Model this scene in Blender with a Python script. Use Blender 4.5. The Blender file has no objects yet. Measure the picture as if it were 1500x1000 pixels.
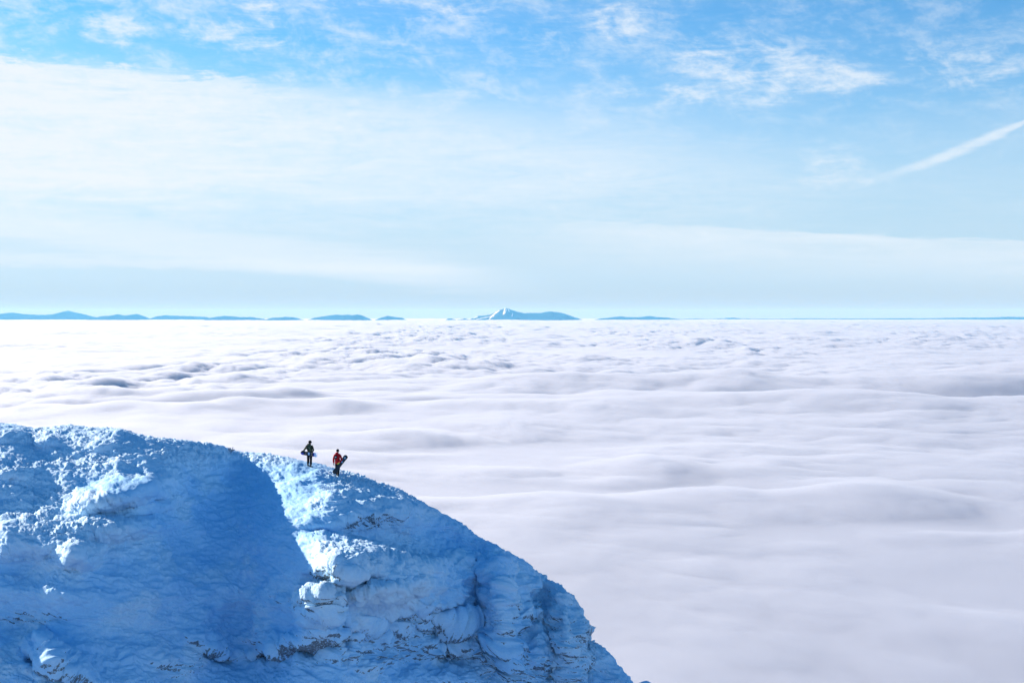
import bpy, math, random
import numpy as np
from mathutils import Vector, Matrix
from mathutils.bvhtree import BVHTree

# ------------------------------------------------------------------ camera, sky, sun, exposure
scene = bpy.context.scene
COL = scene.collection
F = 2083.0            # focal length in photo pixels (50 mm on a 36 mm wide, 1500 px frame)
HY = 461.0            # photo row of the true horizon
SUN_E, SUN_B = 20.0, 30.0    # sun elevation, degrees beyond pure left

cam = bpy.data.objects.new('camera', bpy.data.cameras.new('camera'))
COL.objects.link(cam)
cam.data.sensor_width = 36.0
cam.data.lens = 50.0
cam.location = (0, 0, 0)
cam.rotation_euler = (math.radians(90), 0, 0)
cam.data.shift_y = -(500.0 - HY) / 1500.0
cam.data.clip_start = 1.0
cam.data.clip_end = 400000.0
scene.camera = cam

scene.render.engine = 'CYCLES'
scene.view_settings.view_transform = 'Standard'
scene.view_settings.look = 'None'
scene.view_settings.gamma = 1.0
scene.view_settings.use_curve_mapping = False
EXPOSURE = 0.9
scene.view_settings.exposure = EXPOSURE
scene.cycles.use_denoising = True
scene.cycles.max_bounces = 10
scene.cycles.diffuse_bounces = 3
scene.cycles.glossy_bounces = 2
scene.cycles.transmission_bounces = 2
scene.cycles.volume_bounces = 4
scene.cycles.transparent_max_bounces = 8

SE, SB = math.radians(SUN_E), math.radians(SUN_B)
to_sun = Vector((-math.cos(SB) * math.cos(SE), math.sin(SB) * math.cos(SE), math.sin(SE)))
sun_data = bpy.data.lights.new('sun', 'SUN')
sun_data.energy = 5.0
sun_data.angle = math.radians(0.5)
sun_data.color = (1.0, 0.87, 0.75)
sun = bpy.data.objects.new('sun', sun_data)
sun.rotation_euler = to_sun.to_track_quat('Z', 'Y').to_euler()
sun.location = (-60, 30, 40)
COL.objects.link(sun)


# small expression helper for node trees
class E:
    nt = None

    def __init__(self, s):
        self.s = s

    @staticmethod
    def m(op, *a, clamp=False):
        n = E.nt.nodes.new('ShaderNodeMath')
        n.operation = op
        n.use_clamp = clamp
        for i, v in enumerate(a):
            if isinstance(v, E):
                E.nt.links.new(v.s, n.inputs[i])
            else:
                n.inputs[i].default_value = float(v)
        return E(n.outputs[0])

    def __add__(a, b): return E.m('ADD', a, b)
    def __radd__(a, b): return E.m('ADD', b, a)
    def __sub__(a, b): return E.m('SUBTRACT', a, b)
    def __rsub__(a, b): return E.m('SUBTRACT', b, a)
    def __mul__(a, b): return E.m('MULTIPLY', a, b)
    def __rmul__(a, b): return E.m('MULTIPLY', b, a)
    def __truediv__(a, b): return E.m('DIVIDE', a, b)
    def __rtruediv__(a, b): return E.m('DIVIDE', b, a)
    def __pow__(a, b): return E.m('POWER', a, b)


def step(v, a, b):
    n = E.nt.nodes.new('ShaderNodeMapRange')
    n.interpolation_type = 'SMOOTHSTEP'
    n.clamp = True
    E.nt.links.new(v.s, n.inputs['Value'])
    for k, q in (('From Min', a), ('From Max', b)):
        if isinstance(q, E):
            E.nt.links.new(q.s, n.inputs[k])
        else:
            n.inputs[k].default_value = q
    return E(n.outputs[0])


def comb(x, y, z):
    n = E.nt.nodes.new('ShaderNodeCombineXYZ')
    for i, v in enumerate((x, y, z)):
        if isinstance(v, E):
            E.nt.links.new(v.s, n.inputs[i])
        else:
            n.inputs[i].default_value = v
    return n.outputs[0]


def noise(vec, scale, detail=4.0, rough=0.55, dist=0.0, lac=2.0):
    n = E.nt.nodes.new('ShaderNodeTexNoise')
    E.nt.links.new(vec, n.inputs['Vector'])
    n.inputs['Scale'].default_value = scale
    n.inputs['Detail'].default_value = detail
    n.inputs['Roughness'].default_value = rough
    n.inputs['Distortion'].default_value = dist
    n.inputs['Lacunarity'].default_value = lac
    return E(n.outputs[0])


def mixcol(fac, a, b, mode='MIX'):
    n = E.nt.nodes.new('ShaderNodeMix')
    n.data_type = 'RGBA'
    n.blend_type = mode
    n.clamp_factor = True
    for k, v in ((0, fac), (6, a), (7, b)):
        if isinstance(v, E):
            E.nt.links.new(v.s, n.inputs[k])
        elif hasattr(v, 'is_output'):
            E.nt.links.new(v, n.inputs[k])
        elif k == 0:
            n.inputs[0].default_value = v
        else:
            n.inputs[k].default_value = (*v, 1.0)
    return n.outputs[2]


def AZ(px): return math.degrees(math.atan((px - 750.0) / F))
def EL(px, py): return math.degrees(math.atan((HY - py) / math.hypot(F, px - 750.0)))


world = bpy.data.worlds.new('World')
scene.world = world
world.use_nodes = True
nt = world.node_tree
nt.nodes.clear()
E.nt = nt
out = nt.nodes.new('ShaderNodeOutputWorld')
bg = nt.nodes.new('ShaderNodeBackground')
SKY_STRENGTH = 0.08
bg.inputs['Strength'].default_value = SKY_STRENGTH
nt.links.new(bg.outputs[0], out.inputs[0])
sky = nt.nodes.new('ShaderNodeTexSky')
sky.sky_type = 'NISHITA'
sky.sun_disc = False
sky.sun_elevation = SE
sky.sun_rotation = math.atan2(to_sun.x, to_sun.y)
sky.altitude = 1200
sky.air_density = 1.0
sky.dust_density = 0.6
sky.ozone_density = 3.0
tc = nt.nodes.new('ShaderNodeTexCoord')
sep = nt.nodes.new('ShaderNodeSeparateXYZ')
nt.links.new(tc.outputs['Generated'], sep.inputs[0])
dx, dy, dz = (E(sep.outputs[i]) for i in range(3))
az = E.m('ARCTAN2', dx, dy) * (180 / math.pi)
el = E.m('ARCSINE', dz) * (180 / math.pi)
front = 1.0 - step(E.m('ABSOLUTE', az), 45.0, 80.0)
# cloud-plane coordinates, so the wisps foreshorten towards the horizon
zz = E.m('MAXIMUM', dz, 0.0) + 0.035
cu, cv = dx / zz, dy / zz
big = noise(comb(cu, cv, 0.0), 0.55, 3, 0.5, 0.6)
fine = noise(comb(cu * 0.8, cv * 1.6, 3.1), 2.4, 6, 0.62, 0.9)
streak = noise(comb(az * 0.10, el * 1.5, 1.7), 1.0, 6, 0.6, 0.25)
streak2 = noise(comb(az * 0.45, el * 4.2, 5.7), 1.0, 5, 0.6, 0.7)
w1 = noise(comb(az * 0.42 + el * 0.12, el * 0.95, 4.4), 1.0, 8, 0.62, 0.5)
w2 = noise(comb(az * 1.5 - el * 0.8, el * 4.2, 9.4), 1.0, 5, 0.6, 0.5)
w3 = noise(comb(az * 2.2 + el * 0.6, el * 3.0, 2.4), 1.0, 4, 0.65, 0.3)
# the broad veil in the left and middle
topedge = 8.75 - az * 0.052 - E.m('MAXIMUM', az - 2.0, 0.0) * 0.05
soft = 0.22 + step(az, -14.0, 10.0) * 1.7
fib = noise(comb(az * 0.26 + el * 0.35, el * 1.7 - az * 0.06, 6.6), 1.0, 8, 0.66, 1.1)
veil = step(el + (streak - 0.5) * 1.2 + (w3 - 0.5) * 0.7 + (fib - 0.5) * 1.6 + (w1 - 0.5) * 1.2, topedge - soft * 1.6, topedge + soft * 0.5)
veil = (1.0 - veil) * (0.35 + 0.65 * step(el + (streak - 0.5) * 2.2 + (fib - 0.5) * 1.6, 2.6, 5.6)) * step(el, 0.6, 2.6)
veil = veil * (0.98 - step(az, -22.0, 3.0) * 0.28 - step(az, 2.0, 16.0) * 0.5) * (0.74 + (streak - 0.5) * 0.35 + (streak2 - 0.5) * 0.35 + (w3 - 0.5) * 0.25 + (fib - 0.5) * 0.9 + (w2 - 0.5) * 0.3 + 0.26 * step(az, 0.0, -20.0))
# long white band low on the right
bt = 3.85 - (az - 2.0) * 0.058 + (streak2 - 0.5) * 0.35 + (fib - 0.5) * 0.5
band = (1.0 - step(el, bt - 0.12, bt + 0.06)) * step(el, bt - 2.6, bt - 0.3) * step(az + (streak - 0.5) * 6.0, -3.0, 9.0) * (0.5 + (fib - 0.5) * 0.8 + (streak - 0.5) * 0.4)
# low thin bands left of centre
b2c = 2.6 - (az + 12.0) * 0.10
b2 = (1.0 - step(E.m('ABSOLUTE', el - b2c + (streak - 0.5) * 1.6), 0.15, 0.95)) * (1.0 - step(az, -5.0, 3.0)) * 0.5
b3 = (1.0 - step(E.m('ABSOLUTE', el - 1.75 + (streak2 - 0.5) * 0.7 + az * 0.02), 0.05, 0.35)) * (1.0 - step(az, -4.0, 0.0)) * 0.42
# patchy wisps high up
def blob(px, py, rx, ry, amp):
    a0, e0 = AZ(px), EL(px, py)
    q = ((az - a0) * (36.4 / rx)) ** 2.0 + ((el - e0) * (36.4 / ry)) ** 2.0
    return (1.0 - step(q, 0.05, 1.0)) * amp
bl = blob(1090, 105, 150, 65, 0.7) + blob(1380, 105, 210, 50, 0.5) + blob(375, 45, 60, 45, 0.75) + blob(165, 45, 70, 30, 0.7)
bl = bl + blob(790, 75, 60, 45, 0.6) + blob(1220, 235, 95, 42, 0.5) + blob(300, 48, 60, 24, 0.6) + blob(600, 12, 150, 28, 0.55)
bl = bl + blob(905, 30, 70, 35, 0.5) + blob(960, 140, 80, 22, 0.5) + blob(1190, 270, 160, 14, 0.3) + blob(1230, 115, 65, 30, 0.3) + blob(360, 4, 50, 14, .5)
wf = w1 * 0.35 + w2 * 0.2 + w3 * 0.2 + fib * 0.25
wisp = step(wf + (bl - 0.35) * 0.22, 0.44, 0.70) * step(bl + (w1 - 0.5) * 1.6 + (fib - 0.5) * 0.8, -0.05, 0.95) * 0.74
faint = step(w1 * 0.7 + w3 * 0.3, 0.44, 0.72) * step(el, 6.0, 9.0) * (1.0 - step(el, 16.0, 40.0)) * (0.5 - step(az, -10.0, 14.0) * 0.24)
thin = step(fib * 0.35 + w1 * 0.5 + w3 * 0.15, 0.38, 0.70) * step(el, 2.0, 6.0) * (1.0 - step(el, 18.0, 45.0)) * (0.26 - step(az, 4.0, 18.0) * 0.14)
# contrail
a0, e0, a1, e1 = AZ(1270), EL(1270, 266), AZ(1497), EL(1497, 181)
L = math.hypot(a1 - a0, e1 - e0); ux, uy = (a1 - a0) / L, (e1 - e0) / L
tt = ((az - a0) * ux + (el - e0) * uy) * (1 / L)
sag = tt * (1.0 - tt) * 0.55
dd = E.m('ABSOLUTE', (el - e0) * ux - (az - a0) * uy + sag + (fine - 0.5) * 0.22 + (streak2 - .5) * .12)
wid = 0.24 + 0.08 * tt - 0.26 * step(tt, 0.8, 1.1)
trail = (1.0 - step(dd, wid * 0.15, wid)) * step(tt, -0.2, 0.6) * (1.0 - step(tt, 1.0, 1.15)) * (0.15 + fine * 0.5 + w3 * 0.6) * 0.88
a0, e0, a1, e1 = AZ(70), EL(70, 312), AZ(112), EL(112, 347)
L = math.hypot(a1 - a0, e1 - e0); ux, uy = (a1 - a0) / L, (e1 - e0) / L
tt = ((az - a0) * ux + (el - e0) * uy) * (1 / L)
dd = E.m('ABSOLUTE', (el - e0) * ux - (az - a0) * uy)
trail2 = (1.0 - step(dd, 0.01, 0.05)) * step(tt, 0.0, 0.3) * (1.0 - step(tt, 0.7, 1.0)) * 0.3
keep = 1.0
for l in (veil, band, b2, b3, wisp, faint, thin, trail, trail2):
    keep = (1.0 - E.m('MINIMUM', E.m('MAXIMUM', l, 0.0), 1.0) * front) * keep
cloud = 1.0 - keep
tint = mixcol(step(el, 6.0, 35.0), (0.38, 0.93, 1.18), (0.26, 0.90, 1.18))
blue = mixcol(1.0, sky.outputs[0], tint, 'MULTIPLY')
# thin bright haze of the horizon, all the way round
lowhaze = (1.0 - step(el, 0.5, 12.5))
CLOUDC = tuple(v / SKY_STRENGTH for v in (0.462, 0.500, 0.535))
HORC = tuple(v / SKY_STRENGTH for v in (0.300, 0.388, 0.468))
HORL = tuple(v / SKY_STRENGTH for v in (0.290, 0.328, 0.350))
milky = step(big, 0.2, 0.8) * 0.16 * (1.0 - step(el, 12.0, 40.0))
blue = mixcol(milky, blue, CLOUDC)
c1 = mixcol(lowhaze * 0.94, blue, mixcol(step(el, -0.2, 1.7), HORL, HORC))
c2 = mixcol(cloud, c1, CLOUDC)
nt.links.new(c2, bg.inputs['Color'])


# ------------------------------------------------------------------ helpers
def tag(o, label=None, cat=None, group=None, kind=None):
    if label: o['label'] = label
    if cat: o['category'] = cat
    if group: o['group'] = group
    if kind: o['kind'] = kind
    return o


def at(px, py, D):
    return Vector(((px - 750.0) / F * D, D, -(py - HY) / F * D))


def new_mat(name):
    m = bpy.data.materials.new(name)
    m.use_nodes = True
    m.node_tree.nodes.clear()
    E.nt = m.node_tree
    o = m.node_tree.nodes.new('ShaderNodeOutputMaterial')
    b = m.node_tree.nodes.new('ShaderNodeBsdfPrincipled')
    m.node_tree.links.new(b.outputs[0], o.inputs[0])
    return m, m.node_tree, b, o


def texvec(kind='Object'):
    n = E.nt.nodes.new('ShaderNodeTexCoord')
    return n.outputs[kind]


def bump(b, height, strength, dist):
    n = E.nt.nodes.new('ShaderNodeBump')
    n.inputs['Strength'].default_value = strength
    n.inputs['Distance'].default_value = dist
    E.nt.links.new(height.s, n.inputs['Height'])
    E.nt.links.new(n.outputs[0], b.inputs['Normal'])


def grid_mesh(name, P, mat, smooth=True, wrap=False, attrs=None):
    """P: (rows, cols, 3) array -> one mesh object"""
    R, C = P.shape[:2]
    me = bpy.data.meshes.new(name)
    i = np.arange(R * C, dtype=np.int32).reshape(R, C)
    if wrap:
        j = np.concatenate([i, i[:, :1]], axis=1)
    else:
        j = i
    q = np.stack([j[:-1, :-1], j[1:, :-1], j[1:, 1:], j[:-1, 1:]], axis=-1).reshape(-1, 4)
    me.vertices.add(R * C)
    me.vertices.foreach_set('co', P.astype(np.float32).ravel())
    me.loops.add(q.size)
    me.loops.foreach_set('vertex_index', q.ravel())
    me.polygons.add(len(q))
    me.polygons.foreach_set('loop_start', np.arange(0, q.size, 4, dtype=np.int32))
    me.polygons.foreach_set('use_smooth', np.full(len(q), smooth))
    for k, v in (attrs or {}).items():
        a = me.attributes.new(k, 'FLOAT', 'POINT')
        a.data.foreach_set('value', v.astype(np.float32).ravel())
    me.update(calc_edges=True)
    me.materials.append(mat)
    o = bpy.data.objects.new(name, me)
    COL.objects.link(o)
    return o


# numpy gradient noise --------------------------------------------------------
_rng = np.random.RandomState(11)
_perm = _rng.permutation(1024).astype(np.int32)
_perm = np.concatenate([_perm, _perm, _perm[:2]])
_g = _rng.normal(size=(1024, 3)).astype(np.float32)
_g /= np.linalg.norm(_g, axis=1)[:, None]


def perlin(x, y, z):
    sh = x.shape
    x = x.ravel(); y = y.ravel(); z = z.ravel()
    xi = np.floor(x); yi = np.floor(y); zi = np.floor(z)
    xf = (x - xi).astype(np.float32); yf = (y - yi).astype(np.float32); zf = (z - zi).astype(np.float32)
    X = xi.astype(np.int64) & 1023; Y = yi.astype(np.int64) & 1023; Z = zi.astype(np.int64) & 1023
    u = xf * xf * xf * (xf * (xf * 6 - 15) + 10)
    v = yf * yf * yf * (yf * (yf * 6 - 15) + 10)
    w = zf * zf * zf * (zf * (zf * 6 - 15) + 10)

    def gr(a, b, c):
        h = _perm[(_perm[(_perm[(X + a) & 1023] + Y + b) & 1023] + Z + c) & 1023]
        g = _g[h]
        return g[:, 0] * (xf - a) + g[:, 1] * (yf - b) + g[:, 2] * (zf - c)
    x00 = gr(0, 0, 0) * (1 - u) + gr(1, 0, 0) * u
    x10 = gr(0, 1, 0) * (1 - u) + gr(1, 1, 0) * u
    x01 = gr(0, 0, 1) * (1 - u) + gr(1, 0, 1) * u
    x11 = gr(0, 1, 1) * (1 - u) + gr(1, 1, 1) * u
    r = (x00 * (1 - v) + x10 * v) * (1 - w) + (x01 * (1 - v) + x11 * v) * w
    return (r * 1.5).reshape(sh)


def fbm(x, y, z, octv, gain=0.5, lac=2.03, mode='n'):
    t = 0; a = 1.0; s = 0
    for k in range(octv):
        n = perlin(x + 17.3 * k, y - 9.1 * k, z + 5.7 * k)
        if mode == 'r': n = 1 - 2 * np.abs(n) * 1.4
        if mode == 'b': n = 2 * np.abs(n) * 1.4 - 0.5
        t = t + a * n; s += a; a *= gain
        x = x * lac; y = y * lac; z = z * lac
    return t / s


def sstep(x, a, b):
    t = np.clip((x - a) / (b - a), 0, 1)
    return t * t * (3 - 2 * t)


def normals(P):
    du = np.gradient(P, axis=1); dv = np.gradient(P, axis=0)
    n = np.cross(du, dv)
    n /= np.linalg.norm(n, axis=2)[..., None] + 1e-9
    return n


# ------------------------------------------------------------------ snowy mountainside
ridge_pts = [(-900, 640), (-500, 610), (-200, 618), (0, 620), (25, 622), (50, 628), (75, 625), (100, 622), (130, 625), (150, 627),
             (175, 628), (200, 636), (235, 643), (270, 645), (300, 649), (325, 653), (338, 659), (350, 662), (368, 663), (385, 664),
             (400, 667), (430, 671), (450, 676), (470, 681), (500, 689), (530, 697), (560, 710), (585, 719), (600, 727),
             (640, 747), (680, 771), (712, 793), (745, 809), (775, 829), (800, 847), (822, 858), (840, 877), (850, 893),
             (857, 925), (866, 939), (890, 955), (912, 982), (925, 1002), (945, 1030), (970, 1100), (1010, 1200)]
rx_ = np.array([p[0] for p in ridge_pts], float); ry_ = np.array([p[1] for p in ridge_pts], float)
dpt = [(-900, 88), (0, 96), (150, 95.5), (240, 95.3), (272, 96.2), (300, 98.0), (335, 100.0), (366, 100.5), (440, 99), (520, 98), (600, 97.5),
       (740, 96), (820, 95), (860, 93), (920, 91), (1010, 90)]
dx_ = np.array([p[0] for p in dpt], float); dy_ = np.array([p[1] for p in dpt], float)

us = np.concatenate([np.linspace(-900, -60, 120, endpoint=False), np.arange(-60, 960, 1.25), np.linspace(961, 1010, 12)])
NV = 430
vt = np.linspace(0, 1, NV)
Yr = np.interp(us, rx_, ry_)
Yb = np.maximum(1090.0, Yr + 120.0)
PX = np.broadcast_to(us, (NV, len(us))).copy()
V = (vt ** 1.12)[:, None] * (Yb - Yr)[None, :] + 0.02
PY = Yr[None, :] + V
# slope field s (rise away from the camera), by gaussian-weighted control points
S_pts = [  # px, py, slope
    (0, 640, .45), (100, 650, .45), (200, 665, .38), (250, 656, .40), (300, 668, .75), (0, 700, .45), (100, 710, .42), (200, 715, .5), (290, 715, .9), (335, 700, .9),
    (0, 770, .65), (100, 775, .52), (200, 790, 1.0), (300, 800, 1.0), (340, 740, 1.0), (380, 790, 1.3), (410, 800, 1.8), (440, 830, 1.6), (400, 860, 1.3), (400, 690, .24), (420, 715, .22), (450, 735, .20), (430, 750, .28), (385, 735, .45),
    (350, 780, .95), (0, 850, 1.0), (150, 860, 1.1), (300, 880, 1.1), (0, 950, .85), (150, 960, 1.0), (300, 980, 1.0),
    (480, 690, .28), (468, 755, .22), (530, 715, .45), (600, 745, .9), (560, 790, .5), (480, 790, .45), (530, 830, .7), (650, 800, 1.1), (500, 900, 1.6), (600, 900, 1.6),
    (700, 900, 1.5), (750, 850, 1.4), (820, 900, 1.8), (700, 980, 1.6), (850, 980, 1.9), (450, 980, 1.3), (900, 1000, 1.8), (500, 1080, 1.5), (100, 1080, 1.2)]
num = 0; den = 0
for (a, b, s) in S_pts:
    w = np.exp(-(((PX - a) / 55) ** 2 + ((PY - b) / 42) ** 2)) + 1e-7 / (1 + ((PX - a) / 100) ** 2 + ((PY - b) / 100) ** 2)
    num = num + w * s; den = den + w
S = num / den
q = (PY - HY) / F
v0 = np.interp(us, [-900, 0, 330, 420, 560, 700, 900], [14, 14, 12, 10, 25, 30, 30])[None, :]
SQ = (S + q) * np.sqrt(V / (V + v0))
lnD = np.zeros_like(PX)
g = -(1.0 / F) / SQ
dV = np.diff(V, axis=0)
gm = 0.5 * (g[1:] + g[:-1]); gm[0] = -(1 / F) / (S[0] + q[0]) * 2 * np.sqrt((v0[0]) / np.maximum(V[1], 1e-3)) # integrable start
lnD[1:] = np.cumsum(gm * dV, axis=0)
D0 = np.interp(us, dx_, dy_)[None, :]
Db = np.interp(us, [-900, 0, 260, 600, 740, 820, 860, 920, 1010], [88, 96, 95.5, 97.5, 96, 95, 93, 91, 90])[None, :]
D = (Db + (D0 - Db) * np.exp(-(V / 110.0) ** 2)) * np.exp(lnD)
# wind has rounded the gully floor: widen the crease between the hump and the snow field
kk = np.arange(-60, 61); kw = np.exp(-(kk / 24.0) ** 2); kw /= kw.sum()
Ds = np.zeros_like(D)
for k_, w_ in zip(kk, kw):
    Ds += w_ * D[:, np.clip(np.arange(D.shape[1]) + k_, 0, D.shape[1] - 1)]
Wb = sstep(V, 12, 60) * sstep(PX, 230, 300) * (1 - sstep(PX, 440, 490))
D = D * (1 - Wb) + Ds * Wb


def rot(cx, cy, ang):
    a = math.radians(ang)
    x = PX - cx; y = PY - cy
    return x * math.cos(a) + y * math.sin(a), -x * math.sin(a) + y * math.cos(a)


# irregular coordinates so that no feature has a drawn outline
wobx = 9 * perlin(PX / 40, PY / 40, PX * 0 + 3.3) + 4 * perlin(PX / 14, PY / 14, PX * 0 + 8.1)
woby = 7 * perlin(PX / 45, PY / 30, PX * 0 + 1.3) + 3.5 * perlin(PX / 15, PY / 12, PX * 0 + 6.1)


def ledge(cx, cy, w, hs, hr, A, ang=0, under=0.0):
    """shelf: comes towards the camera over hs rows, then a steep wall that goes back over hr rows"""
    global D
    x, y = rot(cx, cy, ang)
    x = x + wobx * 0.8; y = y + woby * 0.8
    side = np.exp(-np.abs(x / w) ** 3.0)
    prof = sstep(y, -hs, 0) * (1 - sstep(y, hr * 0.15, hr))
    D = D - A * side * prof + under * side * np.exp(-((y - hr) / 7.0) ** 2)


def bump_at(cx, cy, rx, ry, A, ang=0, p=2.0):
    global D
    x, y = rot(cx, cy, ang)
    x = x + wobx * 0.5; y = y + woby * 0.5
    D = D - A * np.exp(-(np.abs(x / rx) ** p + np.abs(y / ry) ** p))


# the smooth bowl between the left hump and the people's snow field
bump_at(225, 700, 70, 45, 1.0, 20)
bump_at(302, 676, 26, 14, 1.0, 30)          # shoulder that throws the long shadow
# left slope
ledge(172, 726, 66, 24, 22, 2.9, -12)
ledge(215, 742, 30, 8, 14, 0.7, -8)
ledge(110, 772, 95, 26, 40, 1.6, -4)
ledge(190, 770, 50, 14, 26, 1.0, -6)
ledge(30, 775, 45, 20, 60, 1.6, 0)
ledge(112, 815, 22, 34, 22, 2.6, 0)
ledge(100, 800, 60, 12, 22, 0.8, 4)
ledge(22, 690, 40, 18, 22, 1.2, 10)
bump_at(70, 645, 14, 9, 1.3)
bump_at(8, 640, 20, 10, 1.4)
bump_at(140, 652, 30, 8, 0.8)
bump_at(45, 680, 30, 9, 0.9, 15)
ledge(76, 944, 30, 12, 36, 1.5, 42, 0.9)
ledge(60, 932, 14, 8, 16, 0.9, 20)
ledge(110, 985, 60, 26, 14, 0.8, 22, 0.8)
bump_at(250, 860, 120, 30, 0.9, 4)
bump_at(60, 870, 90, 16, 0.8, 4)
bump_at(30, 920, 60, 26, -1.1)
bump_at(160, 925, 120, 26, -0.6, 8)
bump_at(290, 925, 34, 40, 1.4, 10)
ledge(320, 950, 26, 30, 14, 0.7, 10, 0.5)
bump_at(345, 900, 20, 50, -0.7, 25)
bump_at(255, 815, 9, 22, -0.5)
# right bulge, ledges and cliffs
bump_at(470, 781, 30, 7, -1.5, 4)
bump_at(545, 748, 74, 24, 2.7, 6, 2.6)
ledge(560, 742, 52, 12, 40, 0.6, 4)
bump_at(498, 722, 26, 14, 1.6, -20)
bump_at(575, 750, 30, 14, 0.5, 20)
bump_at(470, 700, 26, 8, 0.7, -8)
ledge(560, 822, 94, 32, 84, 8.2, 11)
bump_at(466, 850, 20, 9, -2.0)
ledge(500, 838, 30, 10, 20, 1.0, 4)
bump_at(487, 822, 16, 13, 1.2, 10, 2.6)
bump_at(470, 790, 20, 7, 0.9)
ledge(546, 866, 46, 12, 44, 3.2, -8, 0.0)
ledge(530, 908, 62, 16, 14, 0.9, 6, 1.3)
ledge(464, 870, 34, 13, 90, 5.0, -12, 0.0)
ledge(430, 940, 52, 22, 16, 1.3, -8, 1.6)
bump_at(503, 925, 7, 55, -1.3, -6)
bump_at(385, 965, 40, 26, -1.4, 12)
bump_at(600, 880, 40, 60, 1.6, 18)
bump_at(640, 925, 26, 22, -2.0, 10)
bump_at(655, 965, 40, 16, -1.6, 0)
ledge(650, 905, 40, 10, 10, 0.9, 8, 0.9)
bump_at(735, 885, 22, 80, 3.0, -8)
bump_at(700, 870, 20, 60, -0.9, 8)
bump_at(788, 870, 26, 44, -2.0, 10)
bump_at(828, 930, 15, 60, 2.2, -8)
bump_at(780, 955, 30, 30, 1.0, 0)
bump_at(745, 955, 10, 40, -0.9, 35)
bump_at(660, 790, 60, 16, -0.8, 32)
bump_at(560, 965, 40, 20, -0.9, 0)

P = np.empty(PX.shape + (3,))
P[..., 0] = (PX - 750) / F * D
P[..., 1] = D
P[..., 2] = -(PY - HY) / F * D

# rows behind the crest and rows down to the cloud sea
back = []
p0 = P[0]; q0 = q[0]
for d in np.concatenate([np.linspace(0.15, 6, 34), np.linspace(7, 60, 22)]):
    b = p0.copy()
    b[:, 0] = p0[:, 0] * (1 + d / p0[:, 1] * 0.6)
    b[:, 1] = p0[:, 1] + d
    b[:, 2] = p0[:, 2] - q0 * d * 1.15 - d * d / (14 + d * 0.9)
    back.append(b)
back = np.array(back[::-1])
down = []
pl = P[-1]
for k, dz_ in enumerate(np.concatenate([np.linspace(0.3, 8, 24), np.geomspace(9, 420, 30)])):
    b = pl.copy()
    b[:, 2] = pl[:, 2] - dz_
    b[:, 1] = pl[:, 1] - dz_ * 0.75
    b[:, 0] = pl[:, 0] + dz_ * 0.05
    down.append(b)
P = np.concatenate([back, P, np.array(down)], axis=0)
nb = len(back); nd = len(down)
PXf = np.concatenate([np.broadcast_to(us, (nb, len(us))), PX, np.broadcast_to(us, (nd, len(us)))], 0)
PYf = np.concatenate([np.broadcast_to(Yr, (nb, len(us))), PY, np.broadcast_to(Yb, (nd, len(us)))], 0)


def region(pts, base=0.0):
    n = 0; 
    for (a, b, rx, ry, v) in pts:
        n = n + v * np.exp(-(((PXf - a) / rx) ** 2 + ((PYf - b) / ry) ** 2))
    return np.clip(base + n, 0, 1)


N = normals(P)
if N[nb + 50, 400, 2] < 0: N = -N
x, y, z = P[..., 0], P[..., 1], P[..., 2]
# how rough the rime is: rough on the wind-swept left top and the rock heads, smooth in the drifts
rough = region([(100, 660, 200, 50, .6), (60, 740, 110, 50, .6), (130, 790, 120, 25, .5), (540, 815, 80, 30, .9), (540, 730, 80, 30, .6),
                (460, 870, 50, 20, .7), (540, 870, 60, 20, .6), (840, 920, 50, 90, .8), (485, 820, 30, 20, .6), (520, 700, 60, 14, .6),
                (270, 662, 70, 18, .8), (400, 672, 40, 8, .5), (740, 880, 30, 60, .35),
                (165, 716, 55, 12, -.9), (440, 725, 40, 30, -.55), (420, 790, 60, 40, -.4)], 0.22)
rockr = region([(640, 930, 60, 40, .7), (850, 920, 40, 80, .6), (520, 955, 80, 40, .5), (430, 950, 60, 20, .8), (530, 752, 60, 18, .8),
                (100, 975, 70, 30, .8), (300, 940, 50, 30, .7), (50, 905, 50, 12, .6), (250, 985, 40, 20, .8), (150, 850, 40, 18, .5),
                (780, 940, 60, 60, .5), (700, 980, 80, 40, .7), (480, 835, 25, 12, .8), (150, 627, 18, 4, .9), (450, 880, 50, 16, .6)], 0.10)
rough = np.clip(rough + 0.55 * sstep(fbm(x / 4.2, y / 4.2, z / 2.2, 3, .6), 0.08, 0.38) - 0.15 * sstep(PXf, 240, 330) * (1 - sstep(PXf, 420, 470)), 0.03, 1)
smooth_ = region([(420, 725, 60, 45, .8), (165, 716, 55, 12, .6), (380, 790, 80, 40, .5)])
disp = 0.55 * fbm(x / 5.5, y / 5.5, z / 4.0, 4, 0.5) + 0.16 * (1 - smooth_) * fbm(x / 2.0, y / 2.0, z / 0.8, 4, 0.6, mode='b')
# wind crust: small scarps stepping along the slope
ws = fbm((x + 0.4 * z) / 1.5, y / 1.5, (z + 0.25 * x) / 0.45, 4, 0.6)
disp += 0.07 * (1 - 0.7 * smooth_) * sstep(ws, -0.05, 0.12)
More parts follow.
